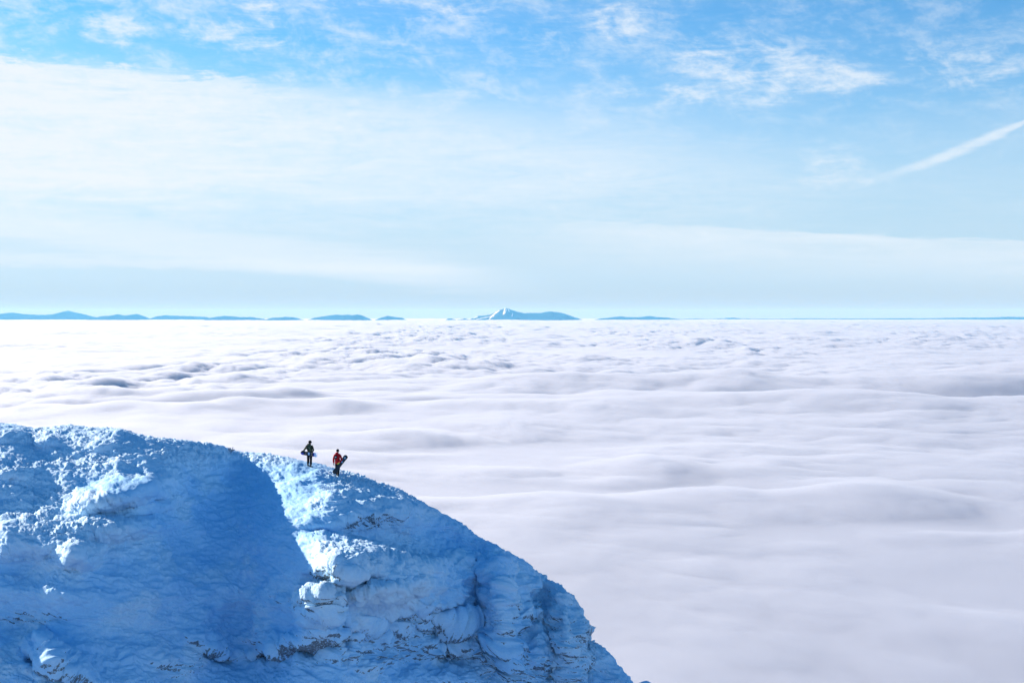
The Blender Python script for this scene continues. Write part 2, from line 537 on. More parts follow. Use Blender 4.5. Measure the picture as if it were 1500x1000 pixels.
# wind-laid strata, dipping slightly
tz = z + 0.18 * x + 0.10 * y + 0.5 * perlin(x / 3, y / 3, z / 3)
strat = fbm(x / 4.5, y / 4.5, tz / 0.9, 4, 0.55, mode='r')
disp += (0.06 + 0.30 * rockr) * strat
butt = region([(760, 900, 120, 120, 1.0), (560, 920, 120, 60, .6)])
ang = fbm(x / 3.4, y / 3.4, (z + 0.2 * x) / 1.3, 3, .55)
disp += 0.30 * (0.25 + butt + 0.4 * rockr) * (sstep(ang, -0.04, 0.08) + sstep(ang, 0.16, 0.26)) * (1 - 0.8 * smooth_)
disp += 0.5 * butt * fbm(x / 2.6, y / 2.6, z / 4.0, 4, 0.55, mode='r')
disp += 0.10 * fbm(x / 1.6, y / 1.6, z / 1.1, 3, 0.5) * (0.4 + rockr + rough * .7)
bill = fbm(x / 0.42, y / 0.42, z / 0.36, 3, 0.65, mode='b')
patch = 0.55 + 0.9 * np.clip(perlin(x / 3.1, y / 3.1, z / 2.2) + 0.25, 0, 1)
drift = sstep(fbm(x / 5.0 + 9, y / 5.0, z / 1.6, 3, .55), -0.02, 0.22)
disp += 0.035 * (1 - 0.6 * smooth_) * fbm(x / 0.34, y / 0.34, (z + 0.3 * x) / 0.16, 3, 0.6)
disp += rough * patch * 0.15 * bill * (1 - 0.75 * drift)
disp += 0.010 * perlin(x / 0.22, y / 0.22, z / 0.2) * (0.5 + rough)
fade = np.ones(len(P)); fade[:nb] = np.linspace(1, 1, nb)
for k in range(nd): fade[nb + NV + k] = 1 + k * 0.25
# keep the outline where it was measured: no broad swelling right at the crest
rowv = np.concatenate([np.zeros(nb), np.ones(NV), np.ones(nd)])
Vf = np.concatenate([np.zeros((nb, len(us))), V, np.full((nd, len(us)), 400.0)], 0)
crest = np.exp(-Vf / 9.0)
cr = sstep(PXf, 380, 600)
fine_only = (rough + 0.35 * cr) * patch * 0.22 * bill + (0.14 + 0.16 * cr) * fbm(x / 1.8, y / 1.8, z / 1.0, 4, 0.6) + 0.03 * strat + cr * 0.25 * sstep(PXf, 700, 860) * fbm(x / 2.2, y / 4, z / 2.2, 3, 0.5)
disp = disp * (1 - crest) + fine_only * crest
P = P + N * (disp * fade[:, None])[..., None]
# flat-topped displacement of the rime: lift a little extra upwards
N2 = normals(P)
if N2[nb + 50, 400, 2] < 0: N2 = -N2
x, y, z = P[..., 0], P[..., 1], P[..., 2]
tz = z + 0.18 * x + 0.10 * y
rn = fbm(x / 0.9, y / 0.9, tz / 0.28, 4, 0.6)
rock = sstep(rn + (0.25 - N2[..., 2]) * 0.9 + rockr * 0.5 - 0.65, 0.0, 0.33)
rock *= sstep(rockr, 0.08, 0.4)

m, t_, b, o_ = new_mat('snow_and_rock')
vec = texvec('Object')
an = t_.nodes.new('ShaderNodeAttribute'); an.attribute_name = 'rock'
ar = t_.nodes.new('ShaderNodeAttribute'); ar.attribute_name = 'rough'
rk = E(an.outputs['Fac']); rg = E(ar.outputs['Fac'])
spk = noise(vec, 5.0, 5, 0.65)
frost = noise(vec, 13.0, 3, 0.7)
rfac = step(rk * 0.9 + (spk - 0.5) * 1.3 + (frost - 0.5) * 1.5, 0.62, 0.9) * 0.85
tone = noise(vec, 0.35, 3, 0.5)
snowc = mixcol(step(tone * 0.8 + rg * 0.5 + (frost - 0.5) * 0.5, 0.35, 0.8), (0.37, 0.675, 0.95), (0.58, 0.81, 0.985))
rtone = noise(vec, 2.3, 6, 0.7)
rockc = mixcol(rtone, (0.03, 0.03, 0.035), (0.16, 0.15, 0.15))
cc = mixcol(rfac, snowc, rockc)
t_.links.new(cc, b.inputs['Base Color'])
b.inputs['Roughness'].default_value = 0.75
b.inputs['Specular IOR Level'].default_value = 0.25
hgt = noise(vec, 7.0, 5, 0.62) * 0.6 + noise(vec, 1.6, 4, 0.6) * 1.2
bump(b, hgt * (0.5 + rg), 0.75, 0.13)
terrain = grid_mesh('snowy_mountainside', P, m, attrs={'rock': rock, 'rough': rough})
tag(terrain, 'snow and rime covered mountain shoulder falling to a cliff on the right', kind='structure')
snow_mat = m

# local surface lookup for what stands on the snow
ci = np.where((us > 320) & (us < 545))[0]
sub = P[nb - 20:nb + 130, ci[0]:ci[-1] + 1]
SR, SC = sub.shape[:2]
ii = np.arange(SR * SC).reshape(SR, SC)
bvh = BVHTree.FromPolygons([tuple(v) for v in sub.reshape(-1, 3)],
                           np.stack([ii[:-1, :-1], ii[1:, :-1], ii[1:, 1:], ii[:-1, 1:]], -1).reshape(-1, 4).tolist())


def ground(x, y):
    h = bvh.ray_cast(Vector((x, y, 10)), Vector((0, 0, -1)))
    return h[0].z if h[0] is not None else None


def hit_pixel(px, py):
    d = at(px, py, 1.0)
    h = bvh.ray_cast(Vector((0, 0, 0)), d.normalized())
    return h[0]



# ------------------------------------------------------------------ people, snowboards, frosted shrub
def simple_mat(name, col, rough=0.8, spec=0.3, col2=None, scale=20.0, bumpd=0.004, sharp=None):
    m, t_, b, o_ = new_mat(name)
    v = texvec('Object')
    n = noise(v, scale, 4, 0.6)
    c2 = col2 or tuple(min(1, c * 1.5 + 0.004) for c in col)
    f = n if sharp is None else step(n, sharp - 0.02, sharp + 0.02)
    t_.links.new(mixcol(f, col, c2), b.inputs['Base Color'])
    b.inputs['Roughness'].default_value = rough
    b.inputs['Specular IOR Level'].default_value = spec
    bump(b, noise(v, 14.0, 4, 0.6), 0.6, bumpd * 4)
    return m


M_skin = simple_mat('skin', (0.52, 0.30, 0.21), 0.6)
M_black = simple_mat('black_fabric', (0.010, 0.010, 0.012), 0.85, 0.15, (0.022, 0.022, 0.026))
M_red = simple_mat('red_shell_fabric', (0.50, 0.006, 0.012), 0.65, 0.25, (0.68, 0.012, 0.018), 6.0)
M_rubber = simple_mat('boot_rubber', (0.012, 0.012, 0.013), 0.6, 0.3)
M_lime = simple_mat('lime_glove_fabric', (0.42, 0.48, 0.06), 0.8)
M_olive = simple_mat('olive_glove_fabric', (0.05, 0.06, 0.03), 0.8)
M_white = simple_mat('white_print', (0.78, 0.79, 0.82), 0.6)
M_eye = simple_mat('eye_dark', (0.02, 0.015, 0.012), 0.3)
M_metal = simple_mat('binding_plastic', (0.03, 0.03, 0.035), 0.45, 0.5)
M_grey = simple_mat('grey_strap_plastic', (0.30, 0.34, 0.33), 0.5, 0.4)
# camouflage cloth
m, t_, b, o_ = new_mat('camouflage_fabric')
v = texvec('Object')
n1 = noise(v, 7.0, 2, 0.5); n2 = noise(comb(n1 * 0.0 + 3.0, 0.0, 0.0), 1.0)
mp = t_.nodes.new('ShaderNodeMapping'); mp.inputs['Location'].default_value = (3, 7, 1); t_.links.new(v, mp.inputs[0])
n2 = noise(mp.outputs[0], 8.0, 2, 0.5)
c = mixcol(step(n1, 0.47, 0.50), (0.022, 0.026, 0.014), (0.085, 0.10, 0.045))
c = mixcol(step(n2, 0.58, 0.61), c, (0.21, 0.19, 0.11))
t_.links.new(c, b.inputs['Base Color']); b.inputs['Roughness'].default_value = 0.85
bump(b, noise(v, 14.0, 4, 0.6), 0.6, 0.016)
M_camo = m


def skin_mesh(name, verts, edges, mat, parent, sub=2):
    """verts: list of (x, y, z, rx, ry); one continuous surface grown along the edges"""
    me = bpy.data.meshes.new('tmp')
    me.from_pydata([v[:3] for v in verts], edges, [])
    o = bpy.data.objects.new('tmp', me); COL.objects.link(o)
    sk = o.modifiers.new('s', 'SKIN'); sk.use_smooth_shade = True
    if not me.skin_vertices:
        me.attributes.new  # noqa
        bpy.context.view_layer.objects.active = o
        bpy.ops.mesh.customdata_skin_add()
    for i, v in enumerate(verts):
        d = me.skin_vertices[0].data[i]
        d.radius = (v[3], v[4]); d.use_root = (i == 0)
    ss = o.modifiers.new('u', 'SUBSURF'); ss.levels = sub; ss.render_levels = sub
    dg = bpy.context.evaluated_depsgraph_get(); dg.update()
    nm = bpy.data.meshes.new_from_object(o.evaluated_get(dg))
    bpy.data.objects.remove(o)
    nm.name = name
    nm.materials.clear(); nm.materials.append(mat)
    for p in nm.polygons: p.use_smooth = True
    r = bpy.data.objects.new(name, nm); COL.objects.link(r); r.parent = parent
    return r


def chain(pts, off=0):
    return [tuple(p) for p in pts], [(off + i, off + i + 1) for i in range(len(pts) - 1)]


def ellipsoid(name, c, r, mat, parent, sq=1.0, seg=20, cut=None):
    vs = []; fs = []
    R = seg // 2
    for i in range(R + 1):
        a = math.pi * i / R
        for j in range(seg):
            t = 2 * math.pi * j / seg
            zc = math.cos(a)
            if cut is not None: zc = max(zc, cut)
            vs.append((c[0] + r[0] * math.sin(a) * math.cos(t), c[1] + r[1] * math.sin(a) * math.sin(t), c[2] + r[2] * zc))
    for i in range(R):
        for j in range(seg):
            k = (j + 1) % seg
            fs.append((i * seg + j, (i + 1) * seg + j, (i + 1) * seg + k, i * seg + k))
    me = bpy.data.meshes.new(name); me.from_pydata(vs, [], fs); me.materials.append(mat)
    for p in me.polygons: p.use_smooth = True
    o = bpy.data.objects.new(name, me); COL.objects.link(o); o.parent = parent
    return o


def box(name, c, s, mat, parent, rotm=None, bev=0.0):
    import bmesh
    bm = bmesh.new(); bmesh.ops.create_cube(bm, size=1.0)
    for v in bm.verts: v.co = Vector((v.co.x * s[0], v.co.y * s[1], v.co.z * s[2]))
    if bev: bmesh.ops.bevel(bm, geom=bm.edges[:], offset=bev, segments=2, affect='EDGES')
    if rotm is not None: bm.transform(rotm)
    for v in bm.verts: v.co += Vector(c)
    me = bpy.data.meshes.new(name); bm.to_mesh(me); bm.free(); me.materials.append(mat)
    o = bpy.data.objects.new(name, me); COL.objects.link(o); o.parent = parent
    return o


def glove(wrist, tip_dir, palm_n, mat, parent, side):
    """palm and five separate bent fingers grown from the wrist"""
    w = Vector(wrist); d = Vector(tip_dir).normalized(); n = Vector(palm_n).normalized()
    s = d.cross(n).normalized() * side
    vs = []; es = []
    def add(p, r): vs.append((*p, r, r)); return len(vs) - 1
    a = add(w - d * 0.03, 0.034); b_ = add(w + d * 0.03, 0.036); c_ = add(w + d * 0.065, 0.036)
    es += [(a, b_), (b_, c_)]
    for k, ln in zip((-1.5, -0.5, 0.5, 1.5), (0.062, 0.07, 0.066, 0.052)):
        p1 = w + d * 0.09 + s * (k * 0.021); p2 = p1 + d * ln * 0.55 + n * ln * 0.25; p3 = p2 + d * ln * 0.2 + n * ln * 0.5
        i1 = add(p1, 0.0115); i2 = add(p2, 0.0105); i3 = add(p3, 0.009)
        es += [(c_, i1), (i1, i2), (i2, i3)]
    t1 = add(w + d * 0.045 - s * 0.05 + n * 0.01, 0.013); t2 = add(w + d * 0.085 - s * 0.062 + n * 0.03, 0.011)
    es += [(b_, t1), (t1, t2)]
    return skin_mesh('glove', vs, es, mat, parent, 2)


def make_person(loc, face, J, jacket_mat, trouser_mat, glove_mats, hat, hem=0.80):
    """J: joints of the pose in metres, feet at the origin, x to the right in the picture, y away"""
    root = bpy.data.objects.new('person', None); COL.objects.link(root); root.location = loc
    fx, fy = face
    hd = Vector(J['head']); nk = Vector(J['neck'])
    vs = []; es = []
    def add(p, rx, ry=None): vs.append((p[0], p[1], p[2], rx, ry or rx)); return len(vs) - 1
    pe = add(J['pelvis'], .12, .10); sp = add(J['waist'], .105, .085); ch = add(J['chest'], .125, .095); ne = add(nk, .052)
    h0 = add(hd + Vector((0, 0, -.055)), .062, .068); h1 = add(hd + Vector((-.008 * fx, -.008 * fy, .02)), .078, .086); h2 = add(hd + Vector((0, 0, .075)), .052, .056)
    es += [(pe, sp), (sp, ch), (ch, ne), (ne, h0), (h0, h1), (h1, h2)]
    nose = add(hd + Vector((fx * .098, fy * .098, -.012)), .013); chin = add(hd + Vector((fx * .075, fy * .075, -.082)), .026)
    es += [(h0, nose), (h0, chin)]
    for sd in ('l', 'r'):
        a = add(J['sh_' + sd], .05); e1 = add(J['el_' + sd], .038); w_ = add(J['wr_' + sd], .027)
        es += [(ch, a), (a, e1), (e1, w_)]
        hp = add(J['hip_' + sd], .082); kn = add(J['kn_' + sd], .055); an_ = add(J['an_' + sd], .038)
        ft = add(Vector(J['an_' + sd]) + Vector((fx * .10, fy * .10, -.04)), .022, .018)
        es += [(pe, hp), (hp, kn), (kn, an_), (an_, ft)]
    skin_mesh('body', vs, es, M_skin, root, 2)
    px_, py_ = -fy, fx
    for s_ in (-1, 1):
        ellipsoid('eye', hd + Vector((fx * .083 + px_ * s_ * .03, fy * .083 + py_ * s_ * .03, .012)), (.012, .012, .010), M_eye, root, seg=8)
        ellipsoid('ear', hd + Vector((px_ * s_ * .085 - fx * .01, py_ * s_ * .085 - fy * .01, -.01)), (.014, .014, .028), M_skin, root, seg=8)
    # jacket: torso and sleeves in one surface, wide hem, collar
    vs = []; es = []
    wv = Vector(J['waist']); pv_ = Vector(J['pelvis']); cv_ = Vector(J['chest'])
    c0 = add(cv_, .195, .15); c1 = add(wv + Vector((0, 0, .03)), .185, .15); c2 = add(pv_ + Vector((0, 0, .02)), .20, .165); c3 = add((pv_.x, pv_.y, hem), .205, .165)
    c4 = add(cv_ * 0.45 + nk * 0.55 + Vector((0, 0, .02)), .12, .10); c5 = add(nk + Vector((-fx * .015, -fy * .015, .01)), .082, .082)
    es += [(c0, c1), (c1, c2), (c2, c3), (c0, c4), (c4, c5)]
    for sd in ('l', 'r'):
        sh = Vector(J['sh_' + sd]); elb = Vector(J['el_' + sd]); wr = Vector(J['wr_' + sd])
        a = add(sh, .085); md = add((sh + elb) / 2, .075); e1 = add(elb, .069); m2 = add((elb + wr) / 2, .060); w_ = add(elb.lerp(wr, .93), .052)
        es += [(c0, a), (a, md), (md, e1), (e1, m2), (m2, w_)]
    jk = skin_mesh('jacket', vs, es, jacket_mat, root, 2)
    # folds
    co = np.empty(len(jk.data.vertices) * 3, np.float32); jk.data.vertices.foreach_get('co', co); co = co.reshape(-1, 3)
    f_ = 0.016 * fbm(co[:, 0] * 5, co[:, 1] * 5, co[:, 2] * 11 + co[:, 0] * 5, 3, .6)
    cen = np.array([pv_.x, pv_.y]); rad = co[:, :2] - cen; rad /= np.linalg.norm(rad, axis=1)[:, None] + 1e-6
    co[:, :2] += rad * f_[:, None]
    jk.data.vertices.foreach_set('co', co.ravel())
    hood = ellipsoid('hood', nk + Vector((-fx * .085, -fy * .085, -.015)), (.115, .095, .085), jacket_mat, jk)
    # trousers
    vs = []; es = []
    c0 = add(pv_ + Vector((0, 0, .04)), .15, .12); c1 = add(pv_ + Vector((0, 0, -.07)), .155, .125)
    es += [(c0, c1)]
    for sd in ('l', 'r'):
        hp = Vector(J['hip_' + sd]); kn = Vector(J['kn_' + sd]); an_ = Vector(J['an_' + sd])
        a = add(hp + Vector((0, 0, -.10)), .105, .11); k = add(kn, .088); mm = add((kn + an_) / 2, .085); z_ = add(an_ + Vector((0, 0, .05)), .092)
        es += [(c1, a), (a, k), (k, mm), (mm, z_)]
    skin_mesh('trousers', vs, es, trouser_mat, root, 2)
    for sd in ('l', 'r'):
        an_ = Vector(J['an_' + sd])
        vs = []
        add(an_ + Vector((0, 0, .12)), .062); add(an_ + Vector((-fx * .03, -fy * .03, -.02)), .060, .055)
        add(an_ + Vector((fx * .09, fy * .09, -.045)), .055, .042); add(an_ + Vector((fx * .17, fy * .17, -.055)), .048, .032)
        bt = skin_mesh('boot', vs, [(0, 1), (1, 2), (2, 3)], M_rubber, root, 2)
    for sd, gm, sgn in (('l', glove_mats[0], 1), ('r', glove_mats[1], -1)):
        glove(J['wr_' + sd], J['hand_' + sd], J['palm_' + sd], gm, root, sgn)
    if hat == 'beanie':
        ht = ellipsoid('beanie', hd + Vector((-fx * .012, -fy * .012, .028)), (.102, .108, .115), M_black, root, cut=-0.35)
        ellipsoid('rib_band', hd + Vector((-fx * .012, -fy * .012, -.008)), (.108, .113, .028), M_black, ht)
    else:
        ht = ellipsoid('helmet', hd + Vector((-fx * .012, -fy * .012, .025)), (.118, .132, .118), M_black, root, cut=-0.55)
        gg = ellipsoid('goggles', hd + Vector((fx * .075, fy * .075, .012)), (.062, .062, .036), M_metal, root, seg=14)
        ellipsoid('strap', hd + Vector((0, 0, .012)), (.121, .134, .014), M_metal, gg)
        ellipsoid('neck_warmer', nk + Vector((0, 0, .03)), (.082, .082, .07), M_black, root)
    return root


g1 = hit_pixel(453.5, 683.2); g2 = hit_pixel(494.5, 697.4)
V3 = Vector


def foot_z(g, dx_f, dy_f):
    zz_ = ground(g.x + dx_f, g.y + dy_f)
    return (zz_ - g.z) if zz_ is not None else 0.0


def pose(g, J, feet):
    for sd in ('l', 'r'):
        ax, ay = feet[sd]
        z = foot_z(g, ax, ay) + 0.075
        J['an_' + sd] = V3((ax, ay, z))
        hp = J['hip_' + sd]
        J['kn_' + sd] = V3(((hp.x + ax) / 2, (hp.y + ay) / 2 + .035, (hp.z + z) / 2 + .01))
    return J


J1 = dict(pelvis=V3((0, 0, .93)), waist=V3((0, .01, 1.10)), chest=V3((-.01, .0, 1.32)), neck=V3((0.01, .02, 1.50)), head=V3((.03, .05, 1.635)),
          sh_l=V3((-.18, .02, 1.39)), el_l=V3((-.33, -.02, 1.16)), wr_l=V3((-.47, .04, 1.00)), hand_l=V3((-.35, .1, -.9)), palm_l=V3((.2, -.9, 0)),
          sh_r=V3((.17, -.01, 1.39)), el_r=V3((.27, -.08, 1.13)), wr_r=V3((.21, -.27, .98)), hand_r=V3((.15, -.75, -.6)), palm_r=V3((-.2, -.3, -.9)),
          hip_l=V3((-.09, 0, .87)), hip_r=V3((.09, 0, .87)))
J1 = pose(g1, J1, {'l': (-.11, .05), 'r': (.10, -.10)})
p1 = make_person(g1, (.80, .60), J1, M_camo, M_black, (M_olive, M_black), 'helmet')
tag(p1, 'person in camouflage jacket and black trousers holding a snowboard level behind the hips', 'person', 'snowboarders walking along the snowy crest')

J2 = dict(pelvis=V3((0, 0, .92)), waist=V3((-.01, .02, 1.10)), chest=V3((-.03, .05, 1.34)), neck=V3((-.02, .08, 1.53)), head=V3((.0, .11, 1.67)),
          sh_l=V3((-.21, .05, 1.40)), el_l=V3((-.27, .02, 1.11)), wr_l=V3((-.26, .06, .84)), hand_l=V3((0, .1, -1)), palm_l=V3((1, .1, 0)),
          sh_r=V3((.15, .03, 1.42)), el_r=V3((.29, -.12, 1.15)), wr_r=V3((.14, -.33, .92)), hand_r=V3((-.8, -.12, -.65)), palm_r=V3((-.3, .7, .2)),
          hip_l=V3((-.09, 0, .87)), hip_r=V3((.09, 0, .87)))
J2 = pose(g2, J2, {'l': (-.06, .14), 'r': (.06, -.13)})
p2 = make_person(g2, (.35, .937), J2, M_red, M_black, (M_black, M_lime), 'beanie')
tag(p2, 'person in bright red jacket and black trousers with a dark snowboard under the arm', 'person', 'snowboarders walking along the snowy crest')
bp = box('back_print', (-.105, -.128, 1.285), (.17, .014, .19), M_black, p2, None, .005)
me = bpy.data.meshes.new('logo_mark')
yy_ = -.137
lv = [(-.155, 1.23), (-.14, 1.23), (-.14, 1.30), (-.10, 1.25), (-.075, 1.25), (-.075, 1.335), (-.09, 1.335), (-.09, 1.28), (-.13, 1.335), (-.155, 1.335)]
me.from_pydata([(a_, yy_, b_) for a_, b_ in lv] + [(a_, yy_ + .004, b_) for a_, b_ in lv], [], [tuple(range(10)), tuple(range(19, 9, -1))] + [(k, (k + 1) % 10, 10 + (k + 1) % 10, 10 + k) for k in range(10)])
me.materials.append(M_white)
lg = bpy.data.objects.new('logo_mark', me); COL.objects.link(lg); lg.parent = bp


def board_mat(name, kind):
    m, t_, b, o_ = new_mat(name)
    v = texvec('Object')
    sp_ = t_.nodes.new('ShaderNodeSeparateXYZ'); t_.links.new(v, sp_.inputs[0])
    X_ = E(sp_.outputs[0]); Y_ = E(sp_.outputs[1])
    n = noise(v, 9.0, 3, 0.6)
    if kind == 1:    # white ends with blue bars, white patch in the middle, dark between
        c = mixcol(step(n, .45, .6), (0.012, 0.013, 0.03), (0.03, 0.03, 0.05))
        ends = step(X_, 0.30, 0.31) + step(X_ * -1.0, 0.52, 0.53) * step(Y_ * -1.0, 0.0, 0.01)
        c = mixcol(ends, c, (0.03, 0.04, 0.42))
        e2 = step(X_, 0.42, 0.43) * (1.0 - step(E.m('ABSOLUTE', X_), 0.66, 0.67))
        c = mixcol(e2, c, (0.78, 0.80, 0.90))
        mid = (1.0 - step(E.m('ABSOLUTE', X_ + 0.06), 0.07, 0.075)) * (1.0 - step(E.m('ABSOLUTE', Y_), 0.085, 0.09))
        c = mixcol(mid, c, (0.70, 0.76, 0.92))
    else:            # black board, pale blue emblem near the nose
        c = mixcol(step(n, .5, .62), (0.008, 0.010, 0.018), (0.02, 0.03, 0.06))
        r2 = ((X_ - 0.52) * (1 / 0.075)) ** 2.0 + (Y_ * (1 / 0.062)) ** 2.0
        c = mixcol((1.0 - step(r2, 0.8, 1.1)) * step(noise(v, 26.0, 2, .5), .42, .5), c, (0.55, 0.68, 0.85))
        r3 = ((X_ - 0.20) * (1 / 0.06)) ** 2.0 + (Y_ * (1 / 0.07)) ** 2.0
        c = mixcol(1.0 - step(r3, 0.7, 1.2), c, (0.20, 0.38, 0.60))
    t_.links.new(c, b.inputs['Base Color'])
    b.inputs['Roughness'].default_value = 0.35
    return m


def make_board(origin, xdir, ndir, kind, label, Lb=1.5):
    x = Vector(xdir).normalized(); n = Vector(ndir); n = (n - x * n.dot(x)).normalized(); y = n.cross(x)
    root = bpy.data.objects.new('snowboard', None); COL.objects.link(root)
    root.matrix_world = Matrix(((x.x, y.x, n.x, origin.x), (x.y, y.y, n.y, origin.y), (x.z, y.z, n.z, origin.z), (0, 0, 0, 1)))
    nx, ny = 60, 8
    vs = []; fs = []
    for lay in (0, 1):
        for i in range(nx + 1):
            a = -1 + 2 * i / nx
            u = a * Lb / 2
            if abs(a) > 0.8:
                k_ = (abs(a) - 0.8) / 0.2
                wd = 0.148 * math.sqrt(max(0.0004, 1 - k_ ** 2.2))
                lift = 0.075 * k_ ** 1.8
            else:
                wd = 0.124 + 0.024 * (abs(a) / 0.8) ** 2; lift = 0.0
            for j in range(ny + 1):
                vs.append((u, wd * (-1 + 2 * j / ny), lift + 0.006 * (1 - a * a) + (0.010 if lay else 0)))
    S_ = (nx + 1) * (ny + 1)
    ix = lambda l, i, j: l * S_ + i * (ny + 1) + j
    for i in range(nx):
        for j in range(ny):
            fs.append((ix(1, i, j), ix(1, i + 1, j), ix(1, i + 1, j + 1), ix(1, i, j + 1)))
            fs.append((ix(0, i, j), ix(0, i, j + 1), ix(0, i + 1, j + 1), ix(0, i + 1, j)))
        for j in (0, ny):
            fs.append((ix(0, i, j), ix(0, i + 1, j), ix(1, i + 1, j), ix(1, i, j)))
    for i in (0, nx):
        for j in range(ny):
            fs.append((ix(0, i, j), ix(0, i, j + 1), ix(1, i, j + 1), ix(1, i, j)))
    me = bpy.data.meshes.new('deck'); me.from_pydata(vs, [], fs); me.materials.append(board_mat('board_graphic', kind))
    dk = bpy.data.objects.new('deck', me); COL.objects.link(dk); dk.parent = root
    for sx in (-0.26, 0.26):
        bd = box('binding', (sx, 0, .026), (.13, .24, .016), M_metal, root, None, .004)
        box('highback', (sx, -.12, .10), (.16, .016, .14), M_metal, bd, Matrix.Rotation(math.radians(-12), 4, 'X'), .006)
        for yo in (-.03, .07):
            vs2 = [(sx - .07, yo, .03, .012, .012), (sx - .05, yo, .075, .012, .012), (sx, yo, .095, .012, .012), (sx + .05, yo, .075, .012, .012), (sx + .07, yo, .03, .012, .012)]
            skin_mesh('strap', vs2, [(0, 1), (1, 2), (2, 3), (3, 4)], M_grey if kind == 2 else M_metal, bd, 1)
    tag(root, label, 'snowboard', 'snowboards carried by the two people')
    return root


make_board(g1 + V3((.05, -.335, .90)), V3((.80, -.50, -.075)), V3((.5, .83, .0)) * -1, 1,
           'snowboard with white and blue ends held level behind the hips of the person in camouflage', 1.45)
make_board(g2 + V3((.20, -.215, .82)), V3((.575, .24, .79)), V3((-.15, 1, -.2)), 2,
           'black snowboard with pale emblem held upright and slanted by the person in red', 1.48)

# frosted shrub on the hump
M_frost = simple_mat('frosted_twig', (0.50, 0.60, 0.72), 0.9, 0.2, (0.10, 0.09, 0.08), 30.0)
gs = hit_pixel(338.5, 662.5) or at(338.5, 662.5, 94)
sh = bpy.data.objects.new('frosted_shrub', None); COL.objects.link(sh); sh.location = gs
rs = random.Random(5)
skin_mesh('stem', [(0, 0, -.25, .03, .03), (.02, 0, .05, .022, .022), (.03, 0, .18, .014, .014)], [(0, 1), (1, 2)], M_frost, sh, 1)
for k in range(11):
    a = rs.uniform(0, 6.28); r = rs.uniform(.14, .30); h = rs.uniform(.12, .40)
    x_, y_ = r * math.cos(a), r * math.sin(a)
    vv = [(0.01, 0, rs.uniform(-.02, .12), .014, .014), (x_ * .5, y_ * .5, h * .6, .016, .016), (x_, y_, h, .012, .012)]
    ee = [(0, 1), (1, 2)]
    for q_ in range(3):
        a2 = a + rs.uniform(-1.2, 1.2)
        vv.append((x_ * .6 + .09 * math.cos(a2), y_ * .6 + .09 * math.sin(a2), h * .7 + rs.uniform(0, .1), .012, .012)); ee.append((1, len(vv) - 1))
    skin_mesh('branch', vv, ee, M_frost, sh, 1)
tag(sh, 'small rime coated shrub on the edge of the shaded hump left of the two people', 'shrub')

# snowy pinnacle whose tip shows at the bottom edge
rows, cols = 60, 40
zt_ = np.linspace(0, 1, rows)[:, None]; aa = np.linspace(0, 2 * np.pi, cols, endpoint=False)[None, :]
rad = 0.10 + 1.1 * zt_ ** 0.6 + 3.0 * zt_
tip = at(947, 996.5, 84.0)
Xp = tip.x - 1.6 * zt_ + rad * np.cos(aa); Yp = tip.y + 2.0 * zt_ + rad * np.sin(aa); Zp = tip.z - 9.0 * zt_ ** 1.15 + 0 * aa
dn = 0.22 * fbm(Xp / .8, Yp / .8, Zp / .6, 4, .6)
Xp = Xp + dn * np.cos(aa); Yp = Yp + dn * np.sin(aa)
rp = grid_mesh('rock_pinnacle', np.stack([Xp, Yp, Zp], -1), snow_mat, wrap=True)
tag(rp, 'snow plastered rock tip just below the foot of the cliff at the bottom edge', 'rock')

# ------------------------------------------------------------------ sea of cloud
CH = 380.0
CR = 130000.0
fa = np.radians(np.arange(-23.0, 23.0, 0.045))
ca = np.radians(np.arange(23.0, 337.0, 2.0))
th = np.concatenate([fa, ca])
rr = np.concatenate([np.geomspace(25, 900, 40, endpoint=False), np.geomspace(900, CR, 1000)])
RR, TH = np.meshgrid(rr, th, indexing='ij')
X = RR * np.sin(TH); Y = RR * np.cos(TH)
Z0 = np.zeros_like(X)


def cloud_height(X, Y):
    # warp
    wx = 380 * perlin(X / 2400, Y / 3400, Z0 + 1.5); wy = 500 * perlin(X / 2400, Y / 3400, Z0 + 7.5)
    wx = wx + 110 * perlin(X / 640, Y / 900, Z0 + 11.5)
    Xw, Yw = X + wx, Y + wy
    near = sstep(RR, 2200, 7500)
    h = 40 * perlin(Xw / 3600, Yw / 5600, Z0 + 0.2)
    h = h + 56 * fbm(Xw / 1000, Yw / 1500, Z0 + 2.2, 3, 0.5)
    b1 = fbm(Xw / 430, Yw / 560, Z0 + 4.4, 5, 0.5, mode='b')
    b2_ = fbm(Xw / 900, Yw / 1400, Z0 + 14.4, 5, 0.52, mode='b')
    lump = sstep(perlin(X / 2700, Y / 4200, Z0 + 9.9), -0.45, 0.4)
    h = h + 50 * b1 * (0.15 + 0.85 * lump) * (0.40 + 0.50 * near)
    far = np.clip(RR / 9000.0, 0, 1)
    h = h + 44 * far * b2_ * (0.4 + 0.6 * sstep(perlin(X / 7000, Y / 14000, Z0 + 31.9), -0.4, 0.4)) + 40 * far * fbm(X / 5000, Y / 9000, Z0 + 12.2, 2, 0.6)
    h = h + 9 * fbm(X / 170, Y / 230, Z0 + 21.0, 3, 0.55, mode='b') * (0.1 + lump) * (0.35 + 0.3 * near)
    return h


H = cloud_height(X, Y)
